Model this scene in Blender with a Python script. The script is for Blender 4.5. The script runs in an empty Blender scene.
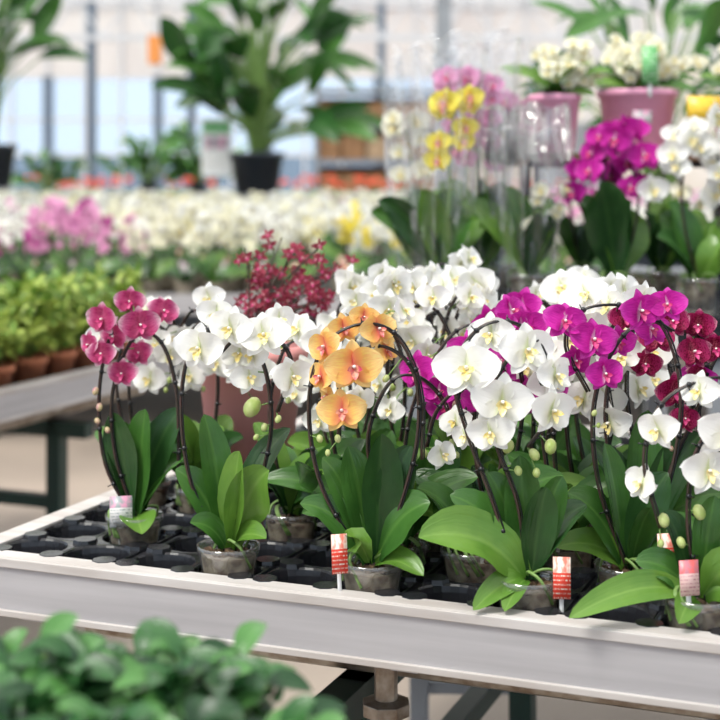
import bpy, math, random
import numpy as np
from mathutils import Vector, Matrix
R = random.Random(7)
scene = bpy.context.scene
try:
    scene.view_settings.view_transform = 'Standard'
    scene.view_settings.look = 'None'
except Exception: pass

# ------------------------------------------------------------------ materials
def newmat(name):
    m = bpy.data.materials.new(name); m.use_nodes = True
    nt = m.node_tree; nt.nodes.clear()
    out = nt.nodes.new('ShaderNodeOutputMaterial')
    return m, nt, out
def N(nt, t, **kw):
    n = nt.nodes.new(t)
    for k, v in kw.items(): setattr(n, k, v)
    return n
def c4(c): return (c[0], c[1], c[2], 1)
def mixc(nt, fac, a, b, mode='MIX'):
    n = N(nt, 'ShaderNodeMix', data_type='RGBA', blend_type=mode)
    for sock, val in ((0, fac), (6, a), (7, b)):
        if hasattr(val, 'is_output'): nt.links.new(val, n.inputs[sock])
        elif sock == 0: n.inputs[0].default_value = val
        else: n.inputs[sock].default_value = c4(val)
    return n.outputs[2]
def mathn(nt, op, a, b=0.0, clamp=False):
    n = N(nt, 'ShaderNodeMath', operation=op); n.use_clamp = clamp
    for i, v in ((0, a), (1, b)):
        if hasattr(v, 'is_output'): nt.links.new(v, n.inputs[i])
        else: n.inputs[i].default_value = v
    return n.outputs[0]
def ramp(nt, fac, stops):
    n = N(nt, 'ShaderNodeValToRGB'); e = n.color_ramp.elements
    while len(e) < len(stops): e.new(0.5)
    for i, (p, c) in enumerate(stops):
        e[i].position = p; e[i].color = c4(c)
    nt.links.new(fac, n.inputs[0]); return n.outputs[0]
def noise(nt, scale, detail=3, vec=None, mapscale=None, coord='Object'):
    tc = N(nt, 'ShaderNodeTexCoord'); v = tc.outputs[coord]
    if mapscale:
        mp = N(nt, 'ShaderNodeMapping'); mp.inputs['Scale'].default_value = mapscale
        nt.links.new(v, mp.inputs[0]); v = mp.outputs[0]
    n = N(nt, 'ShaderNodeTexNoise'); n.inputs['Scale'].default_value = scale
    n.inputs['Detail'].default_value = detail
    nt.links.new(v, n.inputs['Vector']); return n.outputs[0]
def bsdf(nt, col, rough=.5, metal=0., spec=.5, coat=0.):
    b = N(nt, 'ShaderNodeBsdfPrincipled')
    if hasattr(col, 'is_output'): nt.links.new(col, b.inputs['Base Color'])
    else: b.inputs['Base Color'].default_value = c4(col)
    b.inputs['Roughness'].default_value = rough; b.inputs['Metallic'].default_value = metal
    b.inputs['Specular IOR Level'].default_value = spec
    b.inputs['Coat Weight'].default_value = coat
    return b
def translu(nt, out, b, c, trans):
    t = N(nt, 'ShaderNodeBsdfTranslucent')
    if hasattr(c, 'is_output'): nt.links.new(c, t.inputs[0])
    else: t.inputs[0].default_value = c4(c)
    mx = N(nt, 'ShaderNodeMixShader'); mx.inputs[0].default_value = trans
    nt.links.new(b.outputs[0], mx.inputs[1]); nt.links.new(t.outputs[0], mx.inputs[2])
    nt.links.new(mx.outputs[0], out.inputs[0])
def simple(name, col, rough=.5, metal=0., spec=.5, nscale=0, ncol=None, bump=0., mapscale=None, coat=0., trans=0.):
    m, nt, out = newmat(name); c = col; nz = None
    if nscale:
        nz = noise(nt, nscale, 4, mapscale=mapscale)
        r = N(nt, 'ShaderNodeMapRange'); r.inputs[1].default_value = .35; r.inputs[2].default_value = .65
        nt.links.new(nz, r.inputs[0])
        c = mixc(nt, r.outputs[0], col, ncol or tuple(x*.75 for x in col))
    b = bsdf(nt, c, rough, metal, spec, coat)
    if bump and nz:
        bp = N(nt, 'ShaderNodeBump'); bp.inputs['Strength'].default_value = bump
        bp.inputs['Distance'].default_value = .01
        nt.links.new(nz, bp.inputs['Height']); nt.links.new(bp.outputs[0], b.inputs['Normal'])
    if trans: translu(nt, out, b, c, trans)
    else: nt.links.new(b.outputs[0], out.inputs[0])
    return m
def uvsep(nt):
    tc = N(nt, 'ShaderNodeTexCoord'); s = N(nt, 'ShaderNodeSeparateXYZ')
    nt.links.new(tc.outputs['UV'], s.inputs[0]); return s.outputs[0], s.outputs[1], tc.outputs['UV']
def petal_mat(name, stops, vein=None, veinamt=.3, speck=None, speckmax=.6, trans=.3):
    m, nt, out = newmat(name); u, v, uv = uvsep(nt)
    c = ramp(nt, v, stops)
    if vein:
        nz = noise(nt, 1.0, 2, mapscale=(34, 3, 1), coord='UV')
        f = mathn(nt, 'MULTIPLY', mathn(nt, 'MULTIPLY', mathn(nt, 'SUBTRACT', nz, .45), 6.0, True), veinamt)
        c = mixc(nt, f, c, vein)
    if speck:
        nz = noise(nt, 14.0, 1, coord='UV')
        f = mathn(nt, 'GREATER_THAN', mathn(nt, 'SUBTRACT', nz, mathn(nt, 'MULTIPLY', v, speckmax*.25)), .47)
        c = mixc(nt, mathn(nt, 'MULTIPLY', f, .85), c, speck)
    b = bsdf(nt, c, .55, 0, .15)
    nv = noise(nt, 1.0, 2, mapscale=(16, 2, 1), coord='UV')
    bp = N(nt, 'ShaderNodeBump'); bp.inputs['Strength'].default_value = .3; bp.inputs['Distance'].default_value = .002
    nt.links.new(nv, bp.inputs['Height']); nt.links.new(bp.outputs[0], b.inputs['Normal'])
    translu(nt, out, b, c, trans); return m
def leaf_mat(name, a, b_, rib, rough=.27, trans=.1, ribamt=.3, spec=.42):
    m, nt, out = newmat(name); u, v, uv = uvsep(nt)
    nz = noise(nt, 18, 3)
    f0 = mathn(nt, 'MULTIPLY', mathn(nt, 'SUBTRACT', nz, .3), 2.2, True)
    c = mixc(nt, f0, a, b_)
    c = mixc(nt, mathn(nt, 'MULTIPLY', v, .15), c, rib)
    d = mathn(nt, 'ABSOLUTE', mathn(nt, 'SUBTRACT', u, .5))
    g = mathn(nt, 'SUBTRACT', 1.0, mathn(nt, 'MULTIPLY', d, 14.0), True)
    c = mixc(nt, mathn(nt, 'MULTIPLY', g, ribamt), c, rib)
    b = bsdf(nt, c, rough, 0, spec)
    nv = noise(nt, 1.0, 2, mapscale=(9, 2.5, 1), coord='UV')
    bp = N(nt, 'ShaderNodeBump'); bp.inputs['Strength'].default_value = .3; bp.inputs['Distance'].default_value = .004
    nt.links.new(nv, bp.inputs['Height']); nt.links.new(bp.outputs[0], b.inputs['Normal'])
    translu(nt, out, b, c, trans); return m
def clear_mat(name, tint, gloss=.12, rough=.08, bump=0, diff=0.0, facing=0., crease=0.):
    m, nt, out = newmat(name)
    t = N(nt, 'ShaderNodeBsdfTransparent'); t.inputs[0].default_value = c4(tint)
    g = N(nt, 'ShaderNodeBsdfGlossy'); g.inputs['Roughness'].default_value = rough
    if bump:
        nz = noise(nt, 14, 3, mapscale=(1, 1, .35)); bp = N(nt, 'ShaderNodeBump'); bp.inputs['Strength'].default_value = bump
        bp.inputs['Distance'].default_value = .02
        nt.links.new(nz, bp.inputs['Height']); nt.links.new(bp.outputs[0], g.inputs['Normal'])
    mx = N(nt, 'ShaderNodeMixShader'); mx.inputs[0].default_value = gloss
    if facing:
        lw = N(nt, 'ShaderNodeLayerWeight'); lw.inputs[0].default_value = .35
        nt.links.new(mathn(nt, 'ADD', mathn(nt, 'MULTIPLY', lw.outputs['Facing'], facing), gloss, True), mx.inputs[0])
    nt.links.new(t.outputs[0], mx.inputs[1]); nt.links.new(g.outputs[0], mx.inputs[2]); o = mx.outputs[0]
    if diff:
        d = N(nt, 'ShaderNodeBsdfDiffuse'); d.inputs[0].default_value = (.97, .97, .98, 1)
        m2 = N(nt, 'ShaderNodeMixShader'); m2.inputs[0].default_value = diff
        if crease:
            n3 = noise(nt, 1.0, 3, mapscale=(18, 2.0, 1), coord='UV')
            e = mathn(nt, 'ABSOLUTE', mathn(nt, 'SUBTRACT', n3, .5))
            k = mathn(nt, 'SUBTRACT', 1.0, mathn(nt, 'MULTIPLY', e, 34.0), True)
            rim = mathn(nt, 'MULTIPLY', mathn(nt, 'GREATER_THAN', uvsep(nt)[1], .965), .35)
            nt.links.new(mathn(nt, 'ADD', mathn(nt, 'ADD', mathn(nt, 'MULTIPLY', k, crease), rim), diff, True), m2.inputs[0])
        nt.links.new(o, m2.inputs[1]); nt.links.new(d.outputs[0], m2.inputs[2]); o = m2.outputs[0]
    nt.links.new(o, out.inputs[0]); return m
def tag_mat(name, base, ink, pic=None):
    m, nt, out = newmat(name); u, v, uv = uvsep(nt)
    nz = noise(nt, 1.0, 1, mapscale=(18, 6, 1), coord='UV')
    st = mathn(nt, 'GREATER_THAN', mathn(nt, 'SINE', mathn(nt, 'MULTIPLY', v, 60.0)), .45)
    f = mathn(nt, 'MULTIPLY', st, mathn(nt, 'GREATER_THAN', nz, .50))
    c = mixc(nt, f, base, ink)
    if pic:
        n2 = noise(nt, 3.5, 2, coord='UV')
        pc = mixc(nt, mathn(nt, 'MULTIPLY', mathn(nt, 'SUBTRACT', n2, .4), 6, True), pic, ink)
        c = mixc(nt, mathn(nt, 'GREATER_THAN', v, .62), c, pc)
    nt.links.new(bsdf(nt, c, .35).outputs[0], out.inputs[0]); return m

WHITE = petal_mat('petal_white', [(0, (.60, .66, .30)), (.16, (.88, .87, .78)), (.5, (.945, .935, .905)), (1, (.955, .945, .93))], trans=.28)
CREAM = petal_mat('petal_cream', [(0, (.75, .70, .30)), (.3, (.90, .87, .70)), (1, (.93, .91, .81))])
MAG = petal_mat('petal_magenta', [(0, (.85, .60, .76)), (.15, (.58, .02, .34)), (.7, (.62, .03, .39)), (1, (.72, .10, .51))], vein=(.36, .0, .21), veinamt=.5)
PINK = petal_mat('petal_pink', [(0, (.85, .7, .75)), (.3, (.82, .33, .60)), (1, (.88, .50, .72))], vein=(.70, .2, .45), veinamt=.4)
PINKD = petal_mat('petal_rose_picotee', [(0, (.60, .12, .25)), (.45, (.52, .06, .18)), (.72, (.62, .16, .32)), (1, (.94, .74, .80))], vein=(.32, .0, .09), veinamt=.6)
YEL = petal_mat('petal_apricot', [(0, (.72, .08, .14)), (.14, (.88, .34, .16)), (.42, (.94, .60, .16)), (1, (.96, .74, .34))], vein=(.88, .36, .14), veinamt=.5)
YELB = petal_mat('petal_yellow', [(0, (.8, .3, .1)), (.25, (.86, .72, .06)), (1, (.93, .84, .16))])
BURG = petal_mat('petal_burgundy', [(0, (.5, .1, .15)), (.3, (.28, .006, .06)), (.8, (.36, .02, .11)), (1, (.74, .34, .45))], speck=(.13, 0, .02))
REDM = petal_mat('petal_red', [(0, (.75, .4, .4)), (.3, (.30, .03, .06)), (1, (.40, .08, .12))])
REDB = petal_mat('petal_scarlet', [(0, (.8, .12, .05)), (1, (.80, .14, .09))])
LIPW = simple('lip_white_yellow', (.85, .66, .16), .5, nscale=160, ncol=(.85, .78, .5))
LIPM = simple('lip_magenta', (.50, .01, .14), .45, nscale=120, ncol=(.70, .08, .25))
LIPR = simple('lip_red', (.55, .05, .10), .45, nscale=120, ncol=(.85, .4, .25))
COLW = simple('column_white', (.88, .86, .80), .4)
BUD = simple('bud_green', (.38, .50, .12), .4, nscale=60, ncol=(.58, .62, .28), trans=.15)
BUDP = simple('bud_purple', (.40, .16, .20), .4, nscale=60, ncol=(.5, .45, .2))
STEM = simple('stem_dark', (.040, .035, .022), .45, nscale=60, ncol=(.07, .032, .028))
STEMG = simple('stem_green', (.18, .30, .08), .5)
WIRE = simple('black_hoop', (.008, .008, .010), .3)
LEAF = [leaf_mat('orchid_leaf_a', (.022, .085, .014), (.055, .160, .026), (.15, .31, .065)),
        leaf_mat('orchid_leaf_b', (.070, .180, .020), (.140, .275, .040), (.27, .44, .10)),
        leaf_mat('orchid_leaf_c', (.010, .042, .011), (.028, .086, .020), (.08, .18, .045))]
LEAFBIG = [leaf_mat('strelitzia_leaf_a', (.010, .055, .012), (.028, .105, .02), (.09, .22, .05)),
           leaf_mat('strelitzia_leaf_b', (.035, .13, .022), (.07, .20, .035), (.17, .34, .08))]
LEAFFERN = [leaf_mat('shrub_leaf_lime', (.36, .48, .08), (.50, .59, .15), (.60, .66, .24), .45, .25),
            leaf_mat('shrub_leaf_green', (.13, .27, .04), (.24, .38, .08), (.38, .50, .15), .45, .25)]
LEAFPEP = [leaf_mat('foliage_leaf_a', (.018, .085, .022), (.04, .14, .035), (.10, .24, .07), .3),
           leaf_mat('foliage_leaf_b', (.055, .185, .04), (.10, .26, .065), (.19, .38, .13), .3),
           leaf_mat('foliage_leaf_c', (.006, .036, .012), (.018, .07, .022), (.05, .14, .04), .3)]
POTIN = simple('bark_and_roots', (.085, .055, .038), .7, nscale=55, ncol=(.26, .23, .17))
POTC = clear_mat('clear_pot_plastic', (.84, .83, .81), .09, .1, diff=.05, facing=.30)
BARK = simple('bark', (.08, .045, .025), .9, nscale=90, ncol=(.18, .11, .06), bump=1)
BLACKP = simple('black_plastic', (.010, .011, .014), .24, nscale=12, ncol=(.018, .018, .022))
ALU = simple('bench_aluminium', (.50, .485, .50), .50, .2, nscale=3, ncol=(.40, .385, .40), mapscale=(.6, 12, 12))
ALUT = simple('bench_edge', (.60, .565, .55), .55, .1, nscale=5, ncol=(.48, .435, .41), mapscale=(1, 6, 6))
ALUIN = simple('bench_bed', (.08, .08, .09), .6, .2, nscale=8)
GREENST = simple('green_steel', (.006, .042, .030), .45, nscale=8)
GALV = simple('galvanised_steel', (.42, .38, .33), .35, .7, nscale=30, ncol=(.20, .15, .11))
TERRA = simple('terracotta', (.52, .18, .09), .8, nscale=30)
CORAL = simple('coral_glaze', (.95, .42, .40), .5, nscale=10, ncol=(.90, .38, .37), spec=.3)
PINKPOT = simple('pink_ceramic', (.86, .40, .57), .35, nscale=6, ncol=(.82, .36, .53), spec=.35)
GREYPOT = simple('anthracite_pot', (.030, .040, .058), .4, nscale=6)
WOOD = simple('wood_board', (.22, .12, .07), .6, nscale=5, ncol=(.12, .065, .04), mapscale=(1, 14, 14))
CARD = simple('cardboard', (.36, .19, .09), .8, nscale=5)
CARD2 = simple('cardboard_light', (.50, .34, .21), .8, nscale=5)
WHITEP = simple('white_paint', (.85, .85, .85), .5)
GREYST = simple('grey_steel', (.34, .36, .39), .5, nscale=3)
BLUEST = simple('blue_grey_steel', (.13, .17, .23), .5)
BEAMW = simple('pale_steel', (.66, .67, .70), .5)
CONC = simple('concrete_floor', (.40, .325, .27), .5, nscale=1.2, ncol=(.30, .245, .205))
PANEL = simple('wall_panel', (.84, .82, .80), .6, nscale=.4, ncol=(.74, .70, .69), trans=.5)
PANELB = simple('wall_base_panel', (.66, .66, .68), .6, nscale=.5)
PANELW = simple('wall_panel_warm', (.70, .62, .53), .6, nscale=.8, ncol=(.80, .75, .70))
PANE = clear_mat('window_glass', (.70, .78, .87), .06)
PANEL2 = clear_mat('window_glass_lower', (.42, .49, .57), .06)
ROOFG = clear_mat('roof_glass', (.95, .96, .96), .04)
SLEEVE = clear_mat('cellophane', (.98, .982, .988), .035, .06, bump=.8, diff=.012, facing=.26, crease=.26)
TAGR = tag_mat('tag_red', (.78, .055, .03), (.95, .80, .70), (.85, .22, .16))
TAGP = tag_mat('tag_pink', (.85, .58, .56), (.55, .2, .25), (.8, .15, .15))
TAGW = tag_mat('tag_white', (.86, .84, .82), (.30, .34, .35), (.75, .35, .5))
TAGG = tag_mat('tag_green', (.08, .42, .10), (.8, .9, .75))
TAGY = tag_mat('tag_yellow', (.93, .62, .05), (.6, .3, .05))
ORANGE = simple('orange_plastic', (.9, .33, .08), .5)

# ------------------------------------------------------------------ mesh builder
class MB:
    def __init__(s): s.v=[]; s.f=[]; s.m=[]; s.uv=[]; s.n=0; s.mats=[]
    def mi(s, mat):
        if mat not in s.mats: s.mats.append(mat)
        return s.mats.index(mat)
    def add(s, v, f, mat, uv=None):
        v = np.asarray(v, float)
        if uv is None: uv = np.zeros((len(v), 2))
        s.v.append(v); s.uv.append(np.asarray(uv, float)); n = s.n
        s.f.extend([tuple(i+n for i in q) for q in f])
        s.m.extend([s.mi(mat)]*len(f)); s.n += len(v)
    def box(s, c, sz, mat, rz=0.0, rx=0.0):
        x, y, z = [a/2 for a in sz]
        v = np.array([(-x,-y,-z),(x,-y,-z),(x,y,-z),(-x,y,-z),(-x,-y,z),(x,-y,z),(x,y,z),(-x,y,z)])
        M = np.array(Matrix.Rotation(rz, 3, 'Z') @ Matrix.Rotation(rx, 3, 'X'))
        v = v @ M.T + np.array(c)
        uv = [(0,0),(1,0),(1,0),(0,0),(0,1),(1,1),(1,1),(0,1)]
        s.add(v, [(0,3,2,1),(4,5,6,7),(0,1,5,4),(1,2,6,5),(2,3,7,6),(3,0,4,7)], mat, uv)
    def lathe(s, c, prof, mat, seg=20, ruff=0, nr=7):
        vs = []
        for j, (r, z) in enumerate(prof):
            for i in range(seg):
                a = 2*math.pi*i/seg; rr = r*(1+ruff*math.sin(nr*a)+ruff*.6*math.sin((nr*2-3)*a+j*1.3))
                vs.append((c[0]+rr*math.cos(a), c[1]+rr*math.sin(a), c[2]+z+(ruff*r*1.2*math.sin(nr*a+j) if ruff else 0)))
        f = []
        for j in range(len(prof)-1):
            for i in range(seg):
                k = (i+1) % seg
                f.append((j*seg+i, j*seg+k, (j+1)*seg+k, (j+1)*seg+i))
        uv = [(i/seg, j/max(1, len(prof)-1)) for j in range(len(prof)) for i in range(seg)]
        s.add(vs, f, mat, uv)
    def disc(s, c, r, mat, seg=16):
        s.add([(c[0]+r*math.cos(2*math.pi*i/seg), c[1]+r*math.sin(2*math.pi*i/seg), c[2]) for i in range(seg)],
              [tuple(range(seg))], mat)
    def tube(s, pts, r, mat, seg=6):
        pts = [Vector(p) for p in pts]; n = len(pts)
        rad = r if isinstance(r, (list, tuple)) else [r]*n
        t = (pts[1]-pts[0]).normalized()
        a = t.orthogonal().normalized(); vs = []
        for i, p in enumerate(pts):
            t2 = (pts[min(i+1, n-1)]-pts[max(i-1, 0)])
            if t2.length > 1e-9: t = t2.normalized()
            a = (a - t*a.dot(t));
            a = a.normalized() if a.length > 1e-6 else t.orthogonal().normalized()
            b = t.cross(a)
            for k in range(seg):
                g = 2*math.pi*k/seg
                q = p + (a*math.cos(g)+b*math.sin(g))*rad[i]; vs.append(q[:])
        f = [(i*seg+k, i*seg+(k+1) % seg, (i+1)*seg+(k+1) % seg, (i+1)*seg+k) for i in range(n-1) for k in range(seg)]
        f.append(tuple(range(seg))[::-1]); f.append(tuple((n-1)*seg+k for k in range(seg)))
        s.add(vs, f, mat)
    def ball(s, c, r, mat, d=(0, 0, 1), el=1.0, seg=8, rings=6):
        d = Vector(d).normalized(); q = Vector((0, 0, 1)).rotation_difference(d).to_matrix()
        vs = []
        for j in range(rings+1):
            th = math.pi*j/rings
            for i in range(seg):
                a = 2*math.pi*i/seg
                rr = max(math.sin(th), .02)
                p = q @ Vector((r*rr*math.cos(a), r*rr*math.sin(a), r*el*math.cos(th)))
                vs.append((c[0]+p.x, c[1]+p.y, c[2]+p.z))
        f = [(j*seg+i, (j+1)*seg+i, (j+1)*seg+(i+1) % seg, j*seg+(i+1) % seg) for j in range(rings) for i in range(seg)]
        s.add(vs, f, mat)
    def leaf(s, base, tip, W, mat, nrm=(0, -.55, .83), fold=.18, nu=5, nv=9, lift=None, stalk=.25, pw=.6, wave=0.0, lead=.85):
        b = Vector(base); t = Vector(tip); d = t-b
        h = Vector((d.x, d.y, 0)); L = d.length
        if lift is None: c = b + h*.35 + Vector((0, 0, d.z*.62 + .28*h.length))
        else: c = (b+t)/2 + Vector((0, 0, lift))
        nrm = Vector(nrm); vs = []; uv = []
        us = np.linspace(-1, 1, nu)
        ph = R.random()*6
        for j in range(nv):
            tt = j/(nv-1)
            v = (1-math.cos(math.pi*tt))/2*.6 + .4*tt
            p = b*(1-v)**2 + c*2*v*(1-v) + t*v*v
            T = ((c-b)*(1-v)+(t-c)*v)
            if T.length < 1e-7: T = d
            T.normalize()
            sd = T.cross(nrm)
            sd = sd.normalized() if sd.length > 1e-3 else Vector((1, 0, 0))
            nn = sd.cross(T)
            w = W/2*max(math.sin(math.pi*min(v, 1)**lead), 0)**pw
            w = max(w, W/2*stalk*(1-v)**2, .0004)
            for u in us:
                q = p + sd*(u*w) + nn*(fold*abs(u)**1.5*w + wave*w*math.sin(v*9+ph)*u)
                vs.append(q[:]); uv.append(((u+1)/2, v))
        f = [(j*nu+i, j*nu+i+1, (j+1)*nu+i+1, (j+1)*nu+i) for j in range(nv-1) for i in range(nu-1)]
        s.add(vs, f, mat, uv)
    def oleaf(s, base, tip, W, mat, nrm):
        s.leaf(base, tip, W, mat, nrm=nrm, nu=7, nv=13, pw=.58, lead=1.08, fold=R.uniform(.22, .5), stalk=.42, wave=R.uniform(.04, .14))
    def obj(s, name, loc=(0, 0, 0), rz=0.0, smooth=True, parent=None, bevel=0):
        me = bpy.data.meshes.new(name)
        v = np.concatenate(s.v); me.from_pydata(v.tolist(), [], s.f)
        for m in s.mats: me.materials.append(m)
        me.polygons.foreach_set('material_index', s.m)
        li = np.zeros(len(me.loops), dtype=np.int32); me.loops.foreach_get('vertex_index', li)
        ul = me.uv_layers.new(name='UVMap'); ul.data.foreach_set('uv', np.concatenate(s.uv)[li].ravel())
        if smooth: me.polygons.foreach_set('use_smooth', [True]*len(s.f))
        me.update()
        o = bpy.data.objects.new(name, me); scene.collection.objects.link(o)
        o.location = loc; o.rotation_euler = (0, 0, rz)
        if parent: o.parent = parent
        if bevel:
            b = o.modifiers.new('bevel', 'BEVEL'); b.width = bevel; b.segments = 2; b.limit_method = 'ANGLE'
        return o

def smoothpath(pts, n=6):
    P = [Vector(p) for p in pts]; P = [P[0]*2-P[1]] + P + [P[-1]*2-P[-2]]; out = []
    for i in range(1, len(P)-2):
        for k in range(n):
            t = k/n; a, b, c, d = P[i-1], P[i], P[i+1], P[i+2]
            out.append(.5*((2*b)+(c-a)*t+(2*a-5*b+4*c-d)*t*t+(3*b-a-3*c+d)*t**3))
    out.append(P[-2]); return out

# ------------------------------------------------------------------ flower templates (diameter 1, facing +Z)
def petal_geo(L, W, ang, z0=0., cup=.2, bend=-.25, nu=7, nv=7, pw=.55, lead=.8, ph=0., tilt=0., ruf=.03):
    vs = []; uv = []
    for j in range(nv):
        t = j/(nv-1); v = (1-math.cos(math.pi*t))/2*.7+.3*t
        w = W/2*max(max(math.sin(math.pi*v**lead), 0)**pw, .16*(1-v))
        for i in range(nu):
            u = -1+2*i/(nu-1)
            x = u*w; y = v*L - (abs(u)**2)*w*.12
            z = z0 + cup*W*(u*u)*.35*math.sin(math.pi*v) + bend*L*(v**2)*.5 + ruf*math.sin(5*v+ph)*u*W + ruf*.8*math.sin(9*v+ph*2+2*u)*abs(u)*W + tilt*v*L
            ca, sa = math.cos(ang), math.sin(ang)
            vs.append((x*ca - y*sa, x*sa + y*ca, z)); uv.append(((u+1)/2, v))
    f = [(j*nu+i, j*nu+i+1, (j+1)*nu+i+1, (j+1)*nu+i) for j in range(nv-1) for i in range(nu-1)]
    return np.array(vs), f, np.array(uv)
def flower_template(seed, nu=7, nv=7, lip=True, thin=1.0):
    r = random.Random(seed); D = math.radians; parts = []
    j = lambda a: r.uniform(-a, a)
    op = r.choice([0, .0, .15, .35])      # how far the bloom is still closed
    for a, L, W, z in ((0, .46, .33, -.02), (142, .44, .30, -.02), (-142, .44, .30, -.02)):
        parts.append(('p',)+petal_geo(L, W*thin, D(a+j(7)), z, .5, -.15+j(.2)+op*.6, max(3, nu-2), nv, .7, .85, r.random()*6, ruf=.05))
    for sg in (1, -1):
        parts.append(('p',)+petal_geo(.51, .60*thin, D(sg*(76+j(6))), .015, .35+j(.3), -.10+j(.22)+op, nu, nv, .5, .72, r.random()*6, ruf=.07))
    if lip:
        parts.append(('l',)+petal_geo(.20, .14, D(180), .05, .6, .1, 5, 5, .8, .9, 0, .55))
        for sg in (1, -1):
            parts.append(('l',)+petal_geo(.13, .11, D(sg*105), .05, .5, .5, 4, 4, .6, .8, 0, .9))
        mb = MB(); mb.ball((0, .015, .09), .035, COLW, (0, .1, 1), 1.8, 6, 4)
        parts.append(('c', mb.v[0], mb.f, np.zeros((len(mb.v[0]), 2))))
    return parts
FT = [flower_template(i, 9, 9) for i in range(10)]
FT2 = [flower_template(20+i, 5, 5, True) for i in range(6)]
FTS = [flower_template(60+i, 5, 5, True, .5) for i in range(5)]
FTL = [flower_template(40+i, 3, 4, False) for i in range(3)]
LIPOF = {WHITE.name: LIPW, CREAM.name: LIPW, MAG.name: LIPM, PINK.name: LIPM, PINKD.name: LIPM, YEL.name: LIPR, YELB.name: LIPR, BURG.name: LIPM, REDM.name: LIPM}
def put_flower(mb, pos, d, size, mat, tset=FT, roll=0.):
    d = Vector(d).normalized(); up = Vector((0, 0, 1))
    x = up.cross(d).normalized(); y = d.cross(x)
    if roll:
        x2 = x*math.cos(roll)+y*math.sin(roll); y = -x*math.sin(roll)+y*math.cos(roll); x = x2
    M = np.array([x[:], y[:], d[:]])*size
    for k, v, f, uv in R.choice(tset):
        m = mat if k == 'p' else (LIPOF.get(mat.name, LIPW) if k == 'l' else COLW)
        mb.add(v @ M + np.array(pos), f, m, uv)

def pot(mb, r=.045, h=.08, z0=0.):
    mb.lathe((0, 0, z0), [(.001, .002), (r*.70, .003), (r*.90, h-.016), (.001, h-.016)], POTIN, 20)
    mb.lathe((0, 0, z0), [(.001, 0), (r*.76, 0), (r*.80, .006), (r*.95, h-.012), (r*1.02, h-.010), (r*1.04, h), (r*.99, h), (r*.955, h-.012)], POTC, 28)
    for i in range(16):
        a = R.random()*6.28; q = R.random()*r*.8
        mb.ball((q*math.cos(a), q*math.sin(a), z0+h-.014), .006+R.random()*.005, BARK, (R.random(), R.random(), .5), .6, 6, 4)
    for i in range(6):   # aerial roots
        a = R.random()*6.28; q = r*.5
        p = [(0, 0, z0+h), (q*math.cos(a), q*math.sin(a), z0+h+.012), (r*.9*math.cos(a+.4), r*.9*math.sin(a+.4), z0+h+.004), (r*.9*math.cos(a+.9), r*.9*math.sin(a+.9), z0+h-.03)]
        mb.tube(smoothpath(p, 3), .0022, STEMG, 5)
def tag(mb, x, y, z, w, h, mat, lean=.15, rz=0.):
    mb.box((x, y, z+h/2), (w, .0012, h), mat, rz, -lean)
    mb.box((x, y+.002, z-.015), (w*.25, .0012, .04), WHITEP, rz, -lean)

PH = .08
def stem_with_hoop(mb, pts, clips=True, r=.0021):
    sp = smoothpath(pts, 6)
    mb.tube(sp, r, STEM, 6)
    off = Vector((.0034, -.002, .001))
    mb.tube([p+off for p in sp], .0014, WIRE, 5)
    if clips:
        for i in range(4, len(sp)-2, 5):
            d = sp[i+1]-sp[i-1]
            mb.ball(sp[i]+off*.5, .0045, WIRE, d, .9, 6, 4)
            nrm = Vector((-d.z, 0, d.x)).normalized()*R.choice((-1, 1))
            mb.tube([sp[i], sp[i]+nrm*.009], .0011, WIRE, 4)
    return sp
def orchid(name, loc, k, mat, stems, flowers, buds, leaves, tags=(), budmat=BUD, face=(0, -1, .05)):
    """offsets are in units of k metres from the centre of the pot rim"""
    mb = MB(); pot(mb)
    def W(p, extra=0.):
        return Vector((p[0]*k, (p[2] if len(p) > 2 else 0)*k+extra, PH+p[1]*k))
    allp = []
    for st in stems:
        allp += stem_with_hoop(mb, [W(p) for p in st])
    for fl in flowers:
        x, z, s = fl[:3]; dy = fl[3] if len(fl) > 3 else -14
        p = Vector((x*k, dy*k + R.uniform(-.008, .008), PH+z*k))
        yaw = fl[4] if len(fl) > 4 else R.uniform(-.5, .5); pt = R.uniform(-.15, .3)
        d = Vector((math.sin(yaw)+face[0], face[1]*math.cos(yaw), pt+face[2]))
        put_flower(mb, p, d, s*k*1.16, mat, FT, R.uniform(-.2, .2))
        q = min(allp, key=lambda a: (a-p).length)
        b = p - d.normalized()*.006
        mid = (b+q)/2 + Vector((0, .008, .004))
        mb.tube([q, mid, b], .0013, STEMG, 5)
    for bd in buds:
        p = Vector((bd[0]*k, -6*k, PH+bd[1]*k)); r = (bd[2] if len(bd) > 2 else 5)*k*.56
        q = min(allp, key=lambda a: (a-p).length)
        mb.ball(p, r, budmat, (R.uniform(-.5, .5), -.5, -.6), 1.35, 10, 8); mb.tube([q, p], .001, STEMG, 5)
    for lf in leaves:
        x, z, w, y = lf[:4]
        h = Vector((x, y, 0)); hn = h.normalized() if h.length > 1 else Vector((0, 0, 0))
        base = Vector((hn.x*.006, hn.y*.006, PH-.004))
        mb.oleaf(base, Vector((x*k, y*k, PH+z*k)), w*k*1.06, R.choice(LEAF) if len(lf) < 5 else LEAF[lf[4]],
                (R.uniform(-.6, .6), -.7, .7))
    for t in tags:
        tag(mb, t[0]*k, t[1]*k, PH+t[2]*k, t[3]*k, t[4]*k, t[5], .12, t[6] if len(t) > 6 else .2)
    return mb.obj(name, loc)

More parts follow.
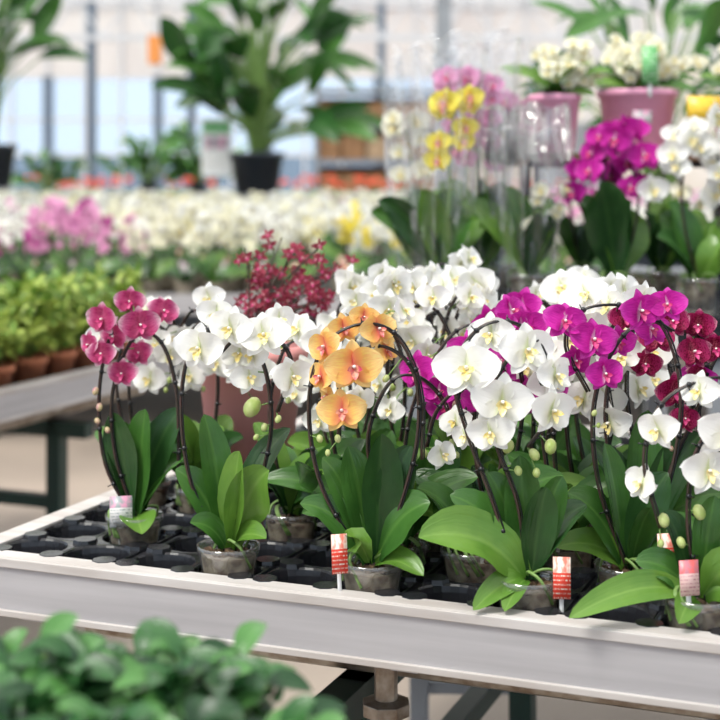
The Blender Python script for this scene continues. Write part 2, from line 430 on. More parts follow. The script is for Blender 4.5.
def auto_orchid(name, loc, mat, h=.34, az=0., spread=.07, nst=2, nf=6, fs=.072, budn=2, leafn=6, hoop=True, tset=FT, potr=.045, ph=.08, tags=False, lean=(0, 0), leafL=.14, leafW=.05, el0=.35, el1=1.25, start=.45):
    mb = MB(); pot(mb, potr, ph)
    for s in range(nst):
        a = az + s*R.uniform(.3, .9)*(1 if s % 2 else -1) + (math.pi if s == 1 and R.random() < .6 else 0)
        dx, dy = math.cos(a), math.sin(a); sp_ = spread*R.uniform(.8, 1.2); H = h*R.uniform(.88, 1.0)
        lx, ly = lean
        pts = [(0, 0, ph-.01), (-dx*sp_*.6, -dy*sp_*.6, ph+H*.3), (-dx*sp_*.8+lx*.4, -dy*sp_*.8+ly*.4, ph+H*.65),
               (-dx*sp_*.3+lx*.8, -dy*sp_*.3+ly*.8, ph+H*.95), (dx*sp_*.4+lx, dy*sp_*.4+ly, ph+H), (dx*sp_*1.1+lx, dy*sp_*1.1+ly, ph+H*.85), (dx*sp_*1.4+lx, dy*sp_*1.4+ly, ph+H*.62)]
        sp = stem_with_hoop(mb, pts, hoop)
        n = len(sp); i0 = int(n*start)
        for i in range(nf):
            q = sp[min(n-1, int(i0+(n-1-i0)*i/max(1, nf-1)))]
            sg = 1 if i % 2 else -1
            p = q + Vector((sg*.028*abs(dy)+R.uniform(-.018, .018)+sg*.012, -.02-R.random()*.03, R.uniform(-.022, .022)+sg*.012))
            yaw = R.uniform(-.85, .85)+sg*.2
            d = Vector((math.sin(yaw), -math.cos(yaw), R.uniform(-.3, .45)))
            put_flower(mb, p, d, fs*R.uniform(.82, 1.12), mat, tset, R.uniform(-.35, .35))
            mb.tube([q, (p+q)/2+Vector((0, .006, .004)), p-d*.004], .0012, STEMG, 5)
        for i in range(budn):
            p = sp[-1] + Vector((R.uniform(-.01, .01)+dx*.012*i, dy*.012*i-.005, -.018*i-.008))
            mb.ball(p, .0052-.001*i, BUD if mat in (WHITE, CREAM, YEL, YELB) else BUDP, (0, -.3, -1), 1.3, 7, 5)
            mb.tube([sp[-1], p], .001, STEMG, 4)
    for i in range(leafn):
        a = i*2.4+R.random(); L = leafL*R.uniform(.7, 1.15); el = R.uniform(el0, el1)
        tipp = (L*math.cos(el)*math.cos(a), L*math.cos(el)*math.sin(a)*.8, ph+L*math.sin(el)*.85)
        mb.oleaf((.006*math.cos(a), .006*math.sin(a), ph-.004), tipp, leafW*R.uniform(.8, 1.1), R.choice(LEAF), (R.uniform(-.6, .6), -.6, .75))
    if tags:
        tag(mb, R.uniform(-.02, .02), -.028, ph, .024, .05, R.choice([TAGR, TAGP, TAGW]), .1, R.uniform(-.4, .4))
    return mb.obj(name, loc)

# ------------------------------------------------------------------ benches
ANG = math.atan2(-.368, .93)
U = Vector((.93, -.368, 0)); V = Vector((.368, .93, 0)); O = Vector((-.597, 2.148, 0))
BED = .700
def TP(s, t, z=BED+.004):
    p = O + U*s + V*t; return Vector((p.x, p.y, z))
def bench(name, org, rz, L, Wd, top=.75, bed=.70, rail=.088, jack=None, sidelip=.040):
    mb = MB()
    mb.box((L/2, Wd/2, bed-.01), (L-.02, Wd-.02, .02), ALUIN)
    for y in (0, Wd):
        sg = 1 if y == 0 else -1
        mb.box((L/2, y, top-rail/2), (L, .018, rail), ALU)
        mb.box((L/2, y-sg*.010, top-.007), (L, .008, .014), ALUT)
        mb.box((L/2, y-sg*.010, top-rail+.005), (L, .008, .010), ALUT)
        mb.box((L/2, y+sg*.008, top-.002), (L, .034, .006), ALUT)
    for x in (0, L):
        sg = 1 if x == 0 else -1
        mb.box((x, Wd/2, top-rail/2), (.018, Wd+.018, rail), ALU)
        mb.box((x-sg*.004, Wd/2, top-.0015), (sidelip, Wd, .006), ALUT)
    for i in range(int(L/.6)+1):
        mb.box((.1+i*.6, Wd/2, bed-.035), (.04, Wd-.03, .03), ALU)
    nleg = max(2, int(L/1.3)+1)
    for i in range(nleg):
        x = .55+(L-1.1)*i/(nleg-1)
        for y in (.22, Wd-.22):
            mb.box((x, y, (bed-.14)/2), (.05, .05, bed-.14), GREENST)
            mb.box((x, y, .006), (.12, .12, .012), GREENST)
        mb.box((x, Wd/2, bed-.165), (.05, Wd-.2, .05), GREENST)
        mb.box((x, Wd/2, .30), (.04, Wd-.4, .04), GREENST)
    for y in (.18, Wd-.18):
        mb.tube([(.1, y, bed-.095), (L-.1, y, bed-.095)], .022, GALV, 12)
    mb.box((L/2, Wd-.22, .30), (L-1.1, .04, .04), GREENST)
    if jack:
        jx, jy = jack
        mb.lathe((jx, jy, 0), [(.001, 0), (.05, 0), (.05, .012), (.019, .02), (.019, .50)], GALV, 16)
        mb.lathe((jx, jy, .50), [(.019, 0), (.034, .002), (.034, .022), (.024, .026), (.024, .045), (.036, .048), (.036, .066), (.017, .07)], GALV, 8)
        mb.lathe((jx, jy, .57), [(.017, 0), (.017, .08), (.001, .08)], GALV, 14)
        mb.box((jx, jy, .648), (.09, .07, .008), GALV)
    return mb.obj(name, org, rz, smooth=False, bevel=.0015)
bench('aluminium_display_bench', (O.x, O.y, 0), ANG, 2.35, 1.42, jack=(.635, .12))

# trays
def tray_mesh():
    mb = MB(); p = .112; top = .045; nx, ny = 2, 4; W_, L_ = nx*p, ny*p; sg = 24
    for ix in range(nx):
        for iy in range(ny):
            cx, cy = (ix+.5)*p, (iy+.5)*p
            out = []; hp = p/2-(.0008)
            for k in range(sg):
                a = 2*math.pi*k/sg; c, s_ = math.cos(a), math.sin(a); m = max(abs(c), abs(s_))
                out.append((cx+c/m*hp, cy+s_/m*hp, top))
            def ring(r, z): return [(cx+r*math.cos(2*math.pi*k/sg), cy+r*math.sin(2*math.pi*k/sg), z) for k in range(sg)]
            vs = out + ring(.0515, top+.001) + ring(.0495, top-.002) + ring(.0475, top-.010) + ring(.0425, .006) + ring(.036, .002)
            f = []
            for j in range(5):
                for k in range(sg):
                    k2 = (k+1) % sg; f.append((j*sg+k, j*sg+k2, (j+1)*sg+k2, (j+1)*sg+k))
            f.append(tuple(5*sg+k for k in range(sg)))
            mb.add(vs, f, BLACKP)
    for ix in range(nx+1):
        for iy in range(ny+1):
            ex = .021; cx = min(max(ix*p, ex*.9), W_-ex*.9); cy = min(max(iy*p, ex*.9), L_-ex*.9)
            mb.lathe((cx, cy, top), [(ex, -.001), (ex*.88, .006), (.001, .0062)], BLACKP, 8)
    for a, b in (((0, 0), (W_, 0)), ((W_, 0), (W_, L_)), ((W_, L_), (0, L_)), ((0, L_), (0, 0))):
        vs = [(a[0], a[1], 0), (b[0], b[1], 0), (b[0], b[1], top+.002), (a[0], a[1], top+.002)]
        mb.add(vs, [(0, 1, 2, 3)], BLACKP)
    return mb
tm = tray_mesh(); first = None
for i in range(9):
    for j in range(3):
        loc = TP(.013+.226*i, .012+.452*j, BED+.001)
        if first is None:
            first = tm.obj('plant_tray', loc, ANG, smooth=False)
        else:
            o = bpy.data.objects.new('plant_tray', first.data); scene.collection.objects.link(o)
            o.location = loc; o.rotation_euler = (0, 0, ANG)
def CELL(i, j):
    s = .013 + .226*(i//2) + .056 + .112*(i % 2); t = .012 + .452*(j//4) + .056+.112*(j % 4)
    return TP(s, t, BED+.004)

# ------------------------------------------------------------------ key orchids (front rows)
A = orchid('white_arched_orchid', CELL(3, 0), .00147, WHITE,
    [[(-6, -8), (-38, 60), (-48, 130), (-42, 185), (-20, 214), (15, 222), (45, 208), (62, 180), (48, 132)],
     [(4, -8), (30, 60), (42, 120), (34, 180), (10, 205), (-10, 190)]],
    [(-27, 198, 48), (3, 217, 44), (36, 210, 48), (64, 168, 42, -14, .5), (21, 166, 36, 0), (10, 190, 40, 5), (-12, 230, 38, 8), (50, 224, 34, 12, .6), (24, 190, 34, -4, -.5)],
    [(24, 138, 15), (50, 126, 6), (60, 145, 5), (36, 118, 6), (28, 108, 5)],
    [(42, 78, 44, -20, 1), (12, 96, 36, -14, 1), (-26, 128, 34, 12, 0), (-54, 74, 32, 5, 0), (40, 14, 24, -34, 1), (60, 110, 30, 35, 2), (-36, 26, 24, -20, 0)])
B = orchid('rose_arched_orchid', CELL(1, 1), .0016, PINKD,
    [[(2, -8), (-20, 60), (-22, 125), (0, 178), (26, 172), (42, 120), (44, 30)],
     [(0, -8), (-30, 50), (-36, 120), (-24, 180), (0, 200), (20, 196)]],
    [(-28, 197, 34), (7, 190, 38), (-30, 162, 30), (-10, 142, 30, -10, -.3), (27, 202, 32, 4, .6), (-44, 170, 28, 0, -.8), (-6, 212, 30, 8), (4, 160, 28, 4), (-20, 178, 30, 2, -.4)],
    [(-38, 124, 6), (-34, 108, 6), (-36, 94, 5), (-26, 85, 5)],
    [(12, 106, 36, -5, 0), (-22, 102, 34, 0, 2), (46, 104, 34, 10, 2), (14, -10, 34, -42, 1), (-30, 84, 28, 20, 2), (50, 56, 32, 0, 0)],
    [(-10, -20, -8, 22, 30, TAGW)], budmat=BUDP)
C = orchid('apricot_arched_orchid', CELL(5, 0), .00141, YEL,
    [[(-4, -8), (-50, 70), (-64, 150), (-50, 212), (-10, 236), (26, 222), (48, 170), (50, 100)],
     [(4, -8), (30, 60), (46, 130), (40, 190), (5, 214), (-30, 190), (-34, 120)]],
    [(-18, 196, 52, -24, .1), (-30, 152, 44, -24), (-46, 214, 38, -8, -.7), (-50, 184, 34, -8, -.8), (6, 230, 38, 0, .5), (-28, 230, 32, 4), (14, 208, 32, 4, .9), (-44, 164, 28, 0, -1.1), (-8, 242, 28, 6, .2)],
    [(-34, 122, 6), (-52, 122, 6), (-44, 108, 5), (14, 182, 6)],
    [(10, 126, 42, 0, 2), (-24, 112, 36, 10, 0), (58, 60, 50, -14, 0), (50, -6, 28, -38, 1), (-72, 56, 34, 0, 0), (-50, 98, 34, 20, 0), (40, 112, 38, 10, 2), (-26, 30, 26, -26, 1)],
    [(-32, -28, -6, 16, 38, TAGR, .3)])
D = orchid('white_arched_orchid', CELL(7, 0), .00136, WHITE,
    [[(-10, -8), (-34, 70), (-60, 140), (-74, 200), (-52, 244), (-15, 252), (16, 220), (18, 160), (0, 128)],
     [(-2, -8), (-10, 70), (-34, 140), (-30, 200), (-2, 226), (14, 190)]],
    [(-62, 207, 60, -20, -.1), (-28, 176, 56, -20, .1), (20, 168, 50, -18, .6), (-38, 146, 44, -14, -.3), (-2, 225, 54, -6, .3), (-36, 240, 44, 0, -.5), (26, 200, 44, 0, .7)],
    [(-20, 130, 10), (6, 122, 9), (22, 130, 11), (-10, 106, 7), (8, 104, 7)],
    [(-110, 46, 52, -30, 1), (-6, 118, 36, 12, 0), (-38, 100, 36, 16, 0), (-58, -20, 26, -46, 1), (-28, -20, 22, -50, 1), (36, 98, 32, 6, 0), (62, 66, 36, 20, 2), (-76, 76, 38, 20, 0), (18, 90, 34, -8, 2)],
    [(30, -28, -14, 17, 40, TAGR, -.1)])
E = orchid('magenta_arched_orchid', CELL(8, 1), .00141, MAG,
    [[(0, -8), (40, 80), (52, 170), (32, 238), (-10, 256), (-50, 248), (-62, 215), (-40, 170)],
     [(0, -8), (-30, 80), (-34, 160), (-10, 220), (20, 240), (44, 230)]],
    [(8, 252, 42), (36, 257, 36), (-36, 222, 44), (-64, 240, 40), (-26, 190, 36), (-8, 218, 34, 4), (26, 230, 34, 8), (-52, 200, 32, 4)],
    [(-34, 150, 5), (-30, 138, 4)],
    [(-60, 70, 40, 0, 0), (40, 90, 36, 0, 2), (-20, 116, 34, 18, 0), (70, 40, 34, -10, 0), (-74, 20, 30, -14, 1), (20, 60, 32, -20, 0)],
    [(34, -26, 0, 20, 36, TAGR, .2)])
E2 = orchid('burgundy_arched_orchid', CELL(8, 2), .00148, BURG,
    [[(0, -8), (-30, 70), (-36, 150), (-10, 215), (30, 232), (60, 210), (60, 160), (36, 115)],
     [(0, -8), (30, 80), (60, 150), (60, 200), (30, 215)]],
    [(10, 208, 38, -18), (45, 193, 36, -18), (28, 155, 36, -20), (-20, 225, 32, -10), (55, 218, 32, -8), (70, 196, 32, -10), (37, 128, 28, -18), (28, 222, 34, -4), (2, 180, 30, -10), (52, 168, 28, -8, .6)],
    [(34, 108, 5), (28, 96, 4)],
    [(60, 110, 36, 0, 2), (-50, 100, 36, 10, 2), (10, 130, 34, 20, 0), (80, 50, 36, 0, 0)],
    [(50, -14, 0, 20, 30, TAGP, .1)], budmat=BUDP)
F = orchid('white_arched_orchid', CELL(9, 0), .0013, WHITE,
    [[(5, -8), (38, 80), (48, 160), (30, 212), (-10, 208), (-42, 182), (-54, 130), (-38, 66)],
     [(5, -8), (-10, 60), (-6, 130), (14, 165), (10, 120)]],
    [(-42, 166, 42, -10, -.8), (22, 163, 54, -24, .1), (5, 126, 50, -24, .2), (-55, 110, 40, -6, -1.0), (0, 203, 40, 0, -.7), (40, 196, 44, 0, .3), (46, 130, 44, -10, .4)],
    [(-35, 75, 10), (0, 83, 11), (-18, 53, 8), (-38, 52, 6)],
    [(-134, -12, 32, -38, 1), (42, 34, 42, -18, 1), (-60, 30, 34, 10, 0), (20, 96, 34, 10, 0), (-30, -14, 26, -48, 1), (70, 10, 38, -20, 1), (-30, 80, 30, 14, 2)],
    [(-14, -24, 6, 20, 34, TAGP, .2)])

# rear rows: (col,row,mat,height,az,nst,nf,size,leanx)
rear = [
 (0, 3, WHITE, .32, .2, 2, 5, .066, 0), (1, 3, WHITE, .32, 2.6, 2, 4, .066, 0), (3, 2, WHITE, .31, .1, 1, 5, .062, 0),
 (4, 2, WHITE, .33, .4, 1, 3, .062, 0), (4, 3, WHITE, .36, 2.8, 2, 6, .072, -.01), (5, 3, WHITE, .355, 2.9, 1, 5, .074, -.03),
 (4, 4, WHITE, .37, 3.0, 2, 7, .072, 0), (5, 4, WHITE, .37, .0, 2, 6, .072, 0), (6, 4, WHITE, .36, 2.9, 2, 5, .074, .02),
 (3, 5, WHITE, .375, 2.9, 2, 6, .072, 0), (4, 6, WHITE, .38, .2, 2, 6, .072, 0), (3, 4, WHITE, .34, 2.7, 2, 5, .068, .02),
 (6, 2, MAG, .345, 2.9, 2, 8, .072, .01), (5, 2, MAG, .335, .1, 1, 4, .066, .07), (6, 3, MAG, .34, 2.8, 1, 5, .068, -.02),
 (7, 2, WHITE, .35, .1, 2, 5, .078, 0), (7, 3, WHITE, .355, 2.9, 2, 6, .078, 0), (8, 3, WHITE, .34, 2.9, 2, 4, .074, -.03),
 (7, 4, WHITE, .355, .3, 2, 6, .074, 0), (5, 1, WHITE, .26, .2, 1, 2, .056, 0), (6, 1, WHITE, .25, 2.8, 1, 2, .055, 0),
 (6, 6, WHITE, .36, .3, 2, 5, .07, 0),
 (9, 3, MAG, .30, .2, 1, 4, .064, 0), (10, 2, YEL, .30, .2, 1, 4, .06, 0), (10, 1, BURG, .28, .2, 1, 4, .06, 0),
 (11, 0, MAG, .30, .2, 2, 5, .07, 0), (11, 2, MAG, .32, .2, 2, 5, .07, 0), (12, 1, WHITE, .33, .3, 2, 5, .07, 0),
]
names = {WHITE.name: 'white_orchid', MAG.name: 'magenta_orchid', YEL.name: 'apricot_orchid', BURG.name: 'burgundy_orchid', PINKD.name: 'rose_orchid'}
for c, r, m, h, az, ns, nf, fs, lx in rear:
    auto_orchid(names[m.name], CELL(c, r), m, h, az, .055, ns, nf, fs, tags=(R.random() < .4), leafn=8, leafL=.16, leafW=.055, lean=(lx, -.01))

# coral planter with dark-red spray orchid
mb = MB()
mb.lathe((0, 0, 0), [(.001, 0), (.070, 0), (.074, .004), (.098, .225), (.108, .228), (.108, .255), (.100, .256), (.096, .24), (.001, .23)], CORAL, 40)
mb.disc((0, 0, .238), .096, BARK, 24)
for i in range(12):
    a = R.uniform(0, 6.28); q = R.uniform(.03, .13); H = R.uniform(.10, .22)
    st = smoothpath([(0.01*math.cos(a), .01*math.sin(a), .235), (q*.4*math.cos(a)+.03, q*.4*math.sin(a), .235+H*.6), (q*math.cos(a)+.07, q*math.sin(a), .235+H)], 5)
    mb.tube(st, .0016, STEM, 5)
    for k in range(9):
        p = st[R.randrange(4, len(st))] + Vector((R.uniform(-.028, .028), R.uniform(-.02, .02), R.uniform(-.018, .022)))
        mb.tube([p, st[-3]], .0007, STEM, 4)
        put_flower(mb, p, (R.uniform(-.8, .8), -1, R.uniform(-.3, .6)), .032, REDM, FTS, R.uniform(-1, 1))
for i in range(12):
    a = i*2.4; L = R.uniform(.06, .11)
    mb.leaf((0, 0, .232), (L*math.cos(a), L*math.sin(a), .232+R.uniform(.0, .06)), .022, R.choice(LEAF))
mb.obj('coral_planter_with_red_orchid', (TP(.19, .585).x, TP(.19, .585).y, BED+.057))

# ------------------------------------------------------------------ tiered display at right
DX0, DZ = .10, 1.0
mb = MB()
mb.box((.85, 3.70, DZ-.02), (1.5, .82, .04), BLACKP)
mb.box((.85, 3.292, DZ-.05), (1.5, .012, .10), BLACKP)
for x in (.14, .85, 1.56):
    for y in (3.32, 4.06): mb.box((x, y, (DZ-.04)/2), (.045, .045, DZ-.04), GREYST)
mb.box((.85, 4.06, .3), (1.46, .03, .03), GREYST); mb.box((.85, 3.32, .12), (1.46, .03, .03), GREYST)
for x in (.46, 1.0, 1.5):
    mb.box((x, 3.90, DZ+.18), (.03, .03, .36), BLACKP)
    mb.box((x, 3.66, DZ+.18), (.012, .012, .36), BLACKP)
mb.box((1.0, 3.77, DZ+.375), (1.16, .34, .03), WOOD)
mb.box((1.0, 3.605, DZ+.362), (1.14, .01, .02), BLACKP)
mb.obj('tiered_display_stand', smooth=False, bevel=.002)

# tall sleeved orchids
def sleeved(loc, mats, seed, H=.5, sh=None, fs=.075):
    mb = MB(); pot(mb, .055, .09)
    for si, m in enumerate(mats):
        a = si*2.2+seed; dx = .03*math.cos(a)
        sp = smoothpath([(dx*.3, 0, .08), (dx, 0, .08+H*.4), (dx*1.2, -.01, .08+H*.75), (dx*1.6+.01*math.cos(a), -.02, .08+H), (dx*1.8+.01*math.cos(a), -.03, .08+H*1.02)], 7)
        mb.tube(sp, .003, STEMG, 6); mb.tube([(dx*.3+.005, .004, .08), (dx+.005, .004, .08+H*.9)], .002, WIRE, 5)
        n = len(sp)
        for i in range(9):
            q = sp[int(n*.42+(n*.57)*i/9)]; sg = 1 if i % 2 else -1
            p = q+Vector((sg*.030, -.02, R.uniform(-.025, .025)))
            put_flower(mb, p, (sg*.35+R.uniform(-.3, .3), -1, R.uniform(-.1, .25)), fs*R.uniform(.8, 1.1), m, FT2); mb.tube([q, p], .0014, STEMG, 5)
    for i in range(9):
        a = i*2.4+seed; L = R.uniform(.16, .25); el = R.uniform(.75, 1.3)
        mb.oleaf((0, 0, .085), (L*math.cos(el)*math.cos(a), L*math.cos(el)*math.sin(a)*.6, .09+L*math.sin(el)), .075, R.choice(LEAF), (R.uniform(-.7, .7), -.8, .3))
    h = sh or H+.2
    mb.lathe((0, 0, .0), [(.045, .01), (.062, .10), (.075, .2), (.085, .3), (.092, .4), (.10, .5), (.105, h-.08), (.112, h-.006), (.113, h)], SLEEVE, 80, .07, 6)
    mb.obj('sleeved_orchid', loc)
sleeved((.20, 3.42, DZ), [YELB], 1, .42, .64, .080)
sleeved((.295, 3.52, DZ), [PINK, PINK], 2.5, .46, .68, .080)
sleeved((.16, 3.76, DZ), [CREAM], 4, .38, .64)
sleeved((.36, 3.78, DZ), [CREAM, PINK], 4, .44, .68)
sleeved((.415, 3.44, DZ), [CREAM], .5, .20, .44, .045)
auto_orchid('magenta_orchid', (.625, 3.42, DZ+.004), MAG, .36, 2.9, .06, 2, 9, .084, leafL=.26, leafW=.11, leafn=5, el0=.9, el1=1.4, start=.4)
auto_orchid('white_orchid', (.82, 3.38, DZ+.004), WHITE, .38, 2.9, .07, 2, 9, .080, leafL=.22, leafW=.09, leafn=7, el0=.7, el1=1.4, start=.4)
auto_orchid('magenta_orchid', (.61, 3.84, DZ+.004), MAG, .32, .2, .05, 1, 5, .07, leafL=.2, leafW=.08, leafn=4, el0=.8, el1=1.4)
auto_orchid('white_orchid', (.97, 3.46, DZ+.004), WHITE, .37, 2.8, .06, 2, 7, .08, leafL=.2, leafW=.08, el0=.8, el1=1.4)
auto_orchid('white_orchid', (.78, 3.62, DZ+.004), CREAM, .26, .2, .05, 1, 4, .06, leafL=.22, leafW=.08, el0=.6, el1=1.3, leafn=8)
def pinkpot(name, loc, r, h, lw, seed, n, tagm=None):
    mb = MB()
    mb.lathe((0, 0, 0), [(.001, 0), (r*.72, 0), (r*.76, .006), (r*.97, h-.02), (r*1.03, h-.018), (r*1.05, h), (r*.98, h), (r*.94, h-.02), (.001, h-.022)], PINKPOT, 40)
    mb.disc((0, 0, h-.02), r*.94, BARK, 20)
    for i in range(n):
        a = R.uniform(0, 6.28); q = R.uniform(.02, lw); H = R.uniform(.04, .13)
        sp = smoothpath([(0, 0, h-.02), (q*.4*math.cos(a), q*.4*math.sin(a), h+H*.7), (q*math.cos(a), q*.6*math.sin(a), h+H)], 5)
        mb.tube(sp, .0022, STEMG, 5)
        for k in range(7):
            p = sp[R.randrange(5, len(sp))]+Vector((R.uniform(-.028, .028), R.uniform(-.03, .02), R.uniform(-.012, .03)))
            put_flower(mb, p, (R.uniform(-.6, .6), -1, R.uniform(-.1, .6)), .046, CREAM, FT2)
    for i in range(11):
        a = i*2.4; L = R.uniform(.1, .17)
        mb.leaf((0, 0, h-.01), (L*math.cos(a), L*math.sin(a), h+R.uniform(-.01, .08)), .05, R.choice(LEAF[:2]))
    if tagm: tag(mb, -r*.1, -r*1.09, h*.45, .05, .035, TAGW, 0)
    if tagm: tag(mb, .01, -r*1.1, h+.01, .042, .10, TAGG, .05)
    mb.obj(name, loc)
pinkpot('pink_pot_with_mini_orchid', (.515, 3.70, DZ+.39), .067, .155, .11, 1, 8)
pinkpot('pink_pot_with_mini_orchid', (.745, 3.76, DZ+.39), .105, .17, .19, 2, 18, True)
pinkpot('pink_pot_with_mini_orchid', (1.02, 3.72, DZ+.39), .085, .15, .13, 3, 9)
mb = MB(); mb.box((0, 0, .10), (.09, .004, .075), TAGY, .1); mb.tube([(0, .004, -.01), (0, .004, .09)], .003, WIRE)
mb.box((0, .004, -.009), (.05, .03, .004), WIRE)
mb.obj('yellow_price_sign', (.895, 3.64, DZ+.401))

# ------------------------------------------------------------------ left shrub bench
B2 = Vector((-.977, 3.80, 0)); d2 = math.atan2(.93, .368)
org2 = B2 - V*1.6
bench('aluminium_shrub_bench', (org2.x, org2.y, 0), d2, 2.75, 1.25)
def shrub_mesh(seed):
    mb = MB(); mb.lathe((0, 0, 0), [(.001, 0), (.038, 0), (.052, .065), (.057, .065), (.058, .08), (.052, .08), (.05, .07), (.001, .07)], TERRA, 18)
    for i in range(32):
        a = R.uniform(0, 6.28); r_ = .115*math.sqrt(R.random()); H = R.uniform(.03, .2)*(1-(r_/.15)**2*.6)
        p0 = Vector((0, 0, .07)); p1 = Vector((r_*math.cos(a), r_*math.sin(a), .07+H))
        mb.tube([p0, (p0+p1)/2+Vector((0, 0, .01)), p1], .0015, STEMG, 4)
        for k in range(13):
            q = p0.lerp(p1, R.uniform(.45, 1)); b = R.uniform(0, 6.28); L = R.uniform(.03, .045)
            mb.leaf(q, q+Vector((L*math.cos(b), L*math.sin(b), R.uniform(-.015, .03))), .022, R.choice(LEAFFERN if R.random() < .8 else LEAFFERN[:1]), nu=3, nv=4, fold=.1)
    return mb
shm = [shrub_mesh(i).obj('potted_lime_shrub', (0, 0, -50)) for i in range(3)]
dat = [o.data for o in shm]
for o in shm: bpy.data.objects.remove(o)
for i in range(8):
    for j in range(6):
        p = org2 + V*(1.25+.155*i+R.uniform(-.01, .01)) + Vector((-V.y, V.x, 0))*(.10+.155*j)
        o = bpy.data.objects.new('potted_lime_shrub', R.choice(dat)); scene.collection.objects.link(o)
        o.location = (p.x, p.y, .701); o.rotation_euler = (0, 0, R.uniform(0, 6.28)); o.scale = (1, 1, R.uniform(1.05, 1.35))

# ------------------------------------------------------------------ foreground foliage
FZ = .732
mb = MB()
mb.box((-.46, .98, FZ-.016), (1.1, .62, .03), ALU)
for x in (-.96, .04):
    for y in (.72, 1.24): mb.box((x, y, (FZ-.03)/2), (.04, .04, FZ-.03), GREENST)
for y in (.672, 1.288): mb.box((-.46, y, FZ+.005), (1.1, .012, .07), ALU)
mb.obj('foliage_bench', smooth=False, bevel=.002)
for (x, y, H) in [(-.285, 1.20, .160), (-.20, 1.20, .172), (-.130, 1.19, .150), (-.105, 1.13, .11), (-.37, 1.13, .125), (-.26, 1.10, .14), (-.18, 1.09, .135), (-.33, 1.0, .12), (-.46, 1.20, .10), (-.13, 1.0, .09), (-.24, .99, .12), (-.37, 1.22, .13)]:
    mb = MB()
    mb.lathe((0, 0, 0), [(.001, 0), (.036, 0), (.047, .07), (.051, .07), (.051, .082), (.046, .082), (.001, .074)], TERRA, 20)
    for i in range(24):
        a = R.uniform(0, 6.28); r_ = .070*math.sqrt(R.random()); h = H*R.uniform(.5, 1)*(1-(r_/.11)**2*.5)
        p1 = Vector((r_*math.cos(a), r_*math.sin(a), .07+h*.75))
        mb.tube([(0, 0, .07), (p1.x*.5, p1.y*.5, .07+h*.5), p1], .002, STEMG, 5)
        for k in range(5):
            b = k*1.25+R.uniform(-.2, .2)+a; L = R.uniform(.032, .052); el = R.uniform(-.3, 1.0)
            mb.leaf(p1-Vector((0, 0, .005*k)), p1+Vector((L*math.cos(el)*math.cos(b), L*math.cos(el)*math.sin(b), L*math.sin(el)*.8-.005*k)), .026, R.choice(LEAFPEP), nrm=(R.uniform(-.4, .4), -.4, 1), nu=5, nv=8, pw=.7, fold=.35)
    mb.obj('potted_foliage_plant', (x, y, FZ+.001))

# ------------------------------------------------------------------ far orchid benches
def tile(mats, seed, step=.2):
    mb = MB()
    for i in range(5):
        for j in range(5):
            m = R.choice(mats); x = -.5+step*(i+.5)+R.uniform(-.03, .03); y = -.5+step*(j+.5)+R.uniform(-.03, .03)
            mb.lathe((x, y, 0), [(.04, 0), (.055, .1), (.05, .1), (.001, .09)], POTIN, 10)
            for k in range(5):
                a = k*2.4+R.random(); L = R.uniform(.13, .2)
                mb.leaf((x, y, .09), (x+L*.8*math.cos(a), y+L*.8*math.sin(a), .1+L*R.uniform(.2, .8)), .06, R.choice(LEAF), nu=3, nv=5)
            for s in range(2):
                a = R.uniform(0, 6.28); H = R.uniform(.33, .49)
                sp = smoothpath([(x, y, .09), (x+.03*math.cos(a), y+.03*math.sin(a), H*.7), (x+.09*math.cos(a), y+.09*math.sin(a), H), (x+.15*math.cos(a), y+.15*math.sin(a), H-.02)], 3)
                mb.tube(sp, .003, STEM, 4)
                for q in range(7):
                    p = sp[R.randrange(len(sp)//2, len(sp))]+Vector((R.uniform(-.04, .04), R.uniform(-.04, .04), R.uniform(-.09, .03)))
                    put_flower(mb, p, (R.uniform(-.9, .9), -1, R.uniform(-.1, .7)), .055, m, FTL)
            if R.random() < .4: mb.box((x, y-.05, .17), (.03, .002, .06), R.choice([TAGW, TAGR, TAGW]))
    o = mb.obj('tile', (0, 0, -50)); me = o.data; bpy.data.objects.remove(o); return me
tw = [tile([WHITE, WHITE, CREAM, CREAM], i) for i in range(3)]
tmg = tile([MAG, PINK, PINK, WHITE], 5); tpk = tile([PINK, WHITE, CREAM, WHITE, CREAM], 6); ty = tile([YELB, WHITE, CREAM, WHITE, WHITE], 7)
def farbench(name, x0, x1, y0, y1, picker, z=.70):
    mb = MB()
    mb.box(((x0+x1)/2, (y0+y1)/2, z-.02), (x1-x0, y1-y0, .04), ALUIN)
    for y in (y0, y1): mb.box(((x0+x1)/2, y, z), (x1-x0, .02, .1), ALU)
    for x in (x0, x1): mb.box((x, (y0+y1)/2, z), (.02, y1-y0, .1), ALU)
    n = int((x1-x0)/1.5)+1
    for i in range(n+1):
        for y in (y0+.2, y1-.2): mb.box((x0+.2+(x1-x0-.4)*i/n, y, (z-.04)/2), (.05, .05, z-.04), GREENST)
    mb.obj('aluminium_grow_bench', smooth=False)
    e = bpy.data.objects.new(name, None); scene.collection.objects.link(e)
    nx = int(round(x1-x0)); ny = int(round(y1-y0))
    for i in range(nx):
        for j in range(ny):
            o = bpy.data.objects.new('orchid_block', picker(i, j, x0+i+.5, y0+j+.5)); scene.collection.objects.link(o)
            o.location = (x0+i+.5, y0+j+.5, z+.002); o.parent = e; o.rotation_euler = (0, 0, R.uniform(-.05, .05)); o.scale = (.97, .97, R.uniform(.92, 1.08))
def pick(i, j, x, y):
    if x < -1.2 and y < 7.6: return tmg
    if x < -2.0 and y < 8.6: return tpk
    if x > .8: return R.choice([tmg, tpk, tw[0]])
    if (i+j) % 3 == 0: return ty
    if (i*3+j) % 6 == 1: return tpk
    return R.choice(tw)
farbench('orchid_bed', -3.2, 2.8, 7.0, 10.0, pick)
farbench('orchid_bed', -4.6, 3.4, 10.8, 14.8, pick)
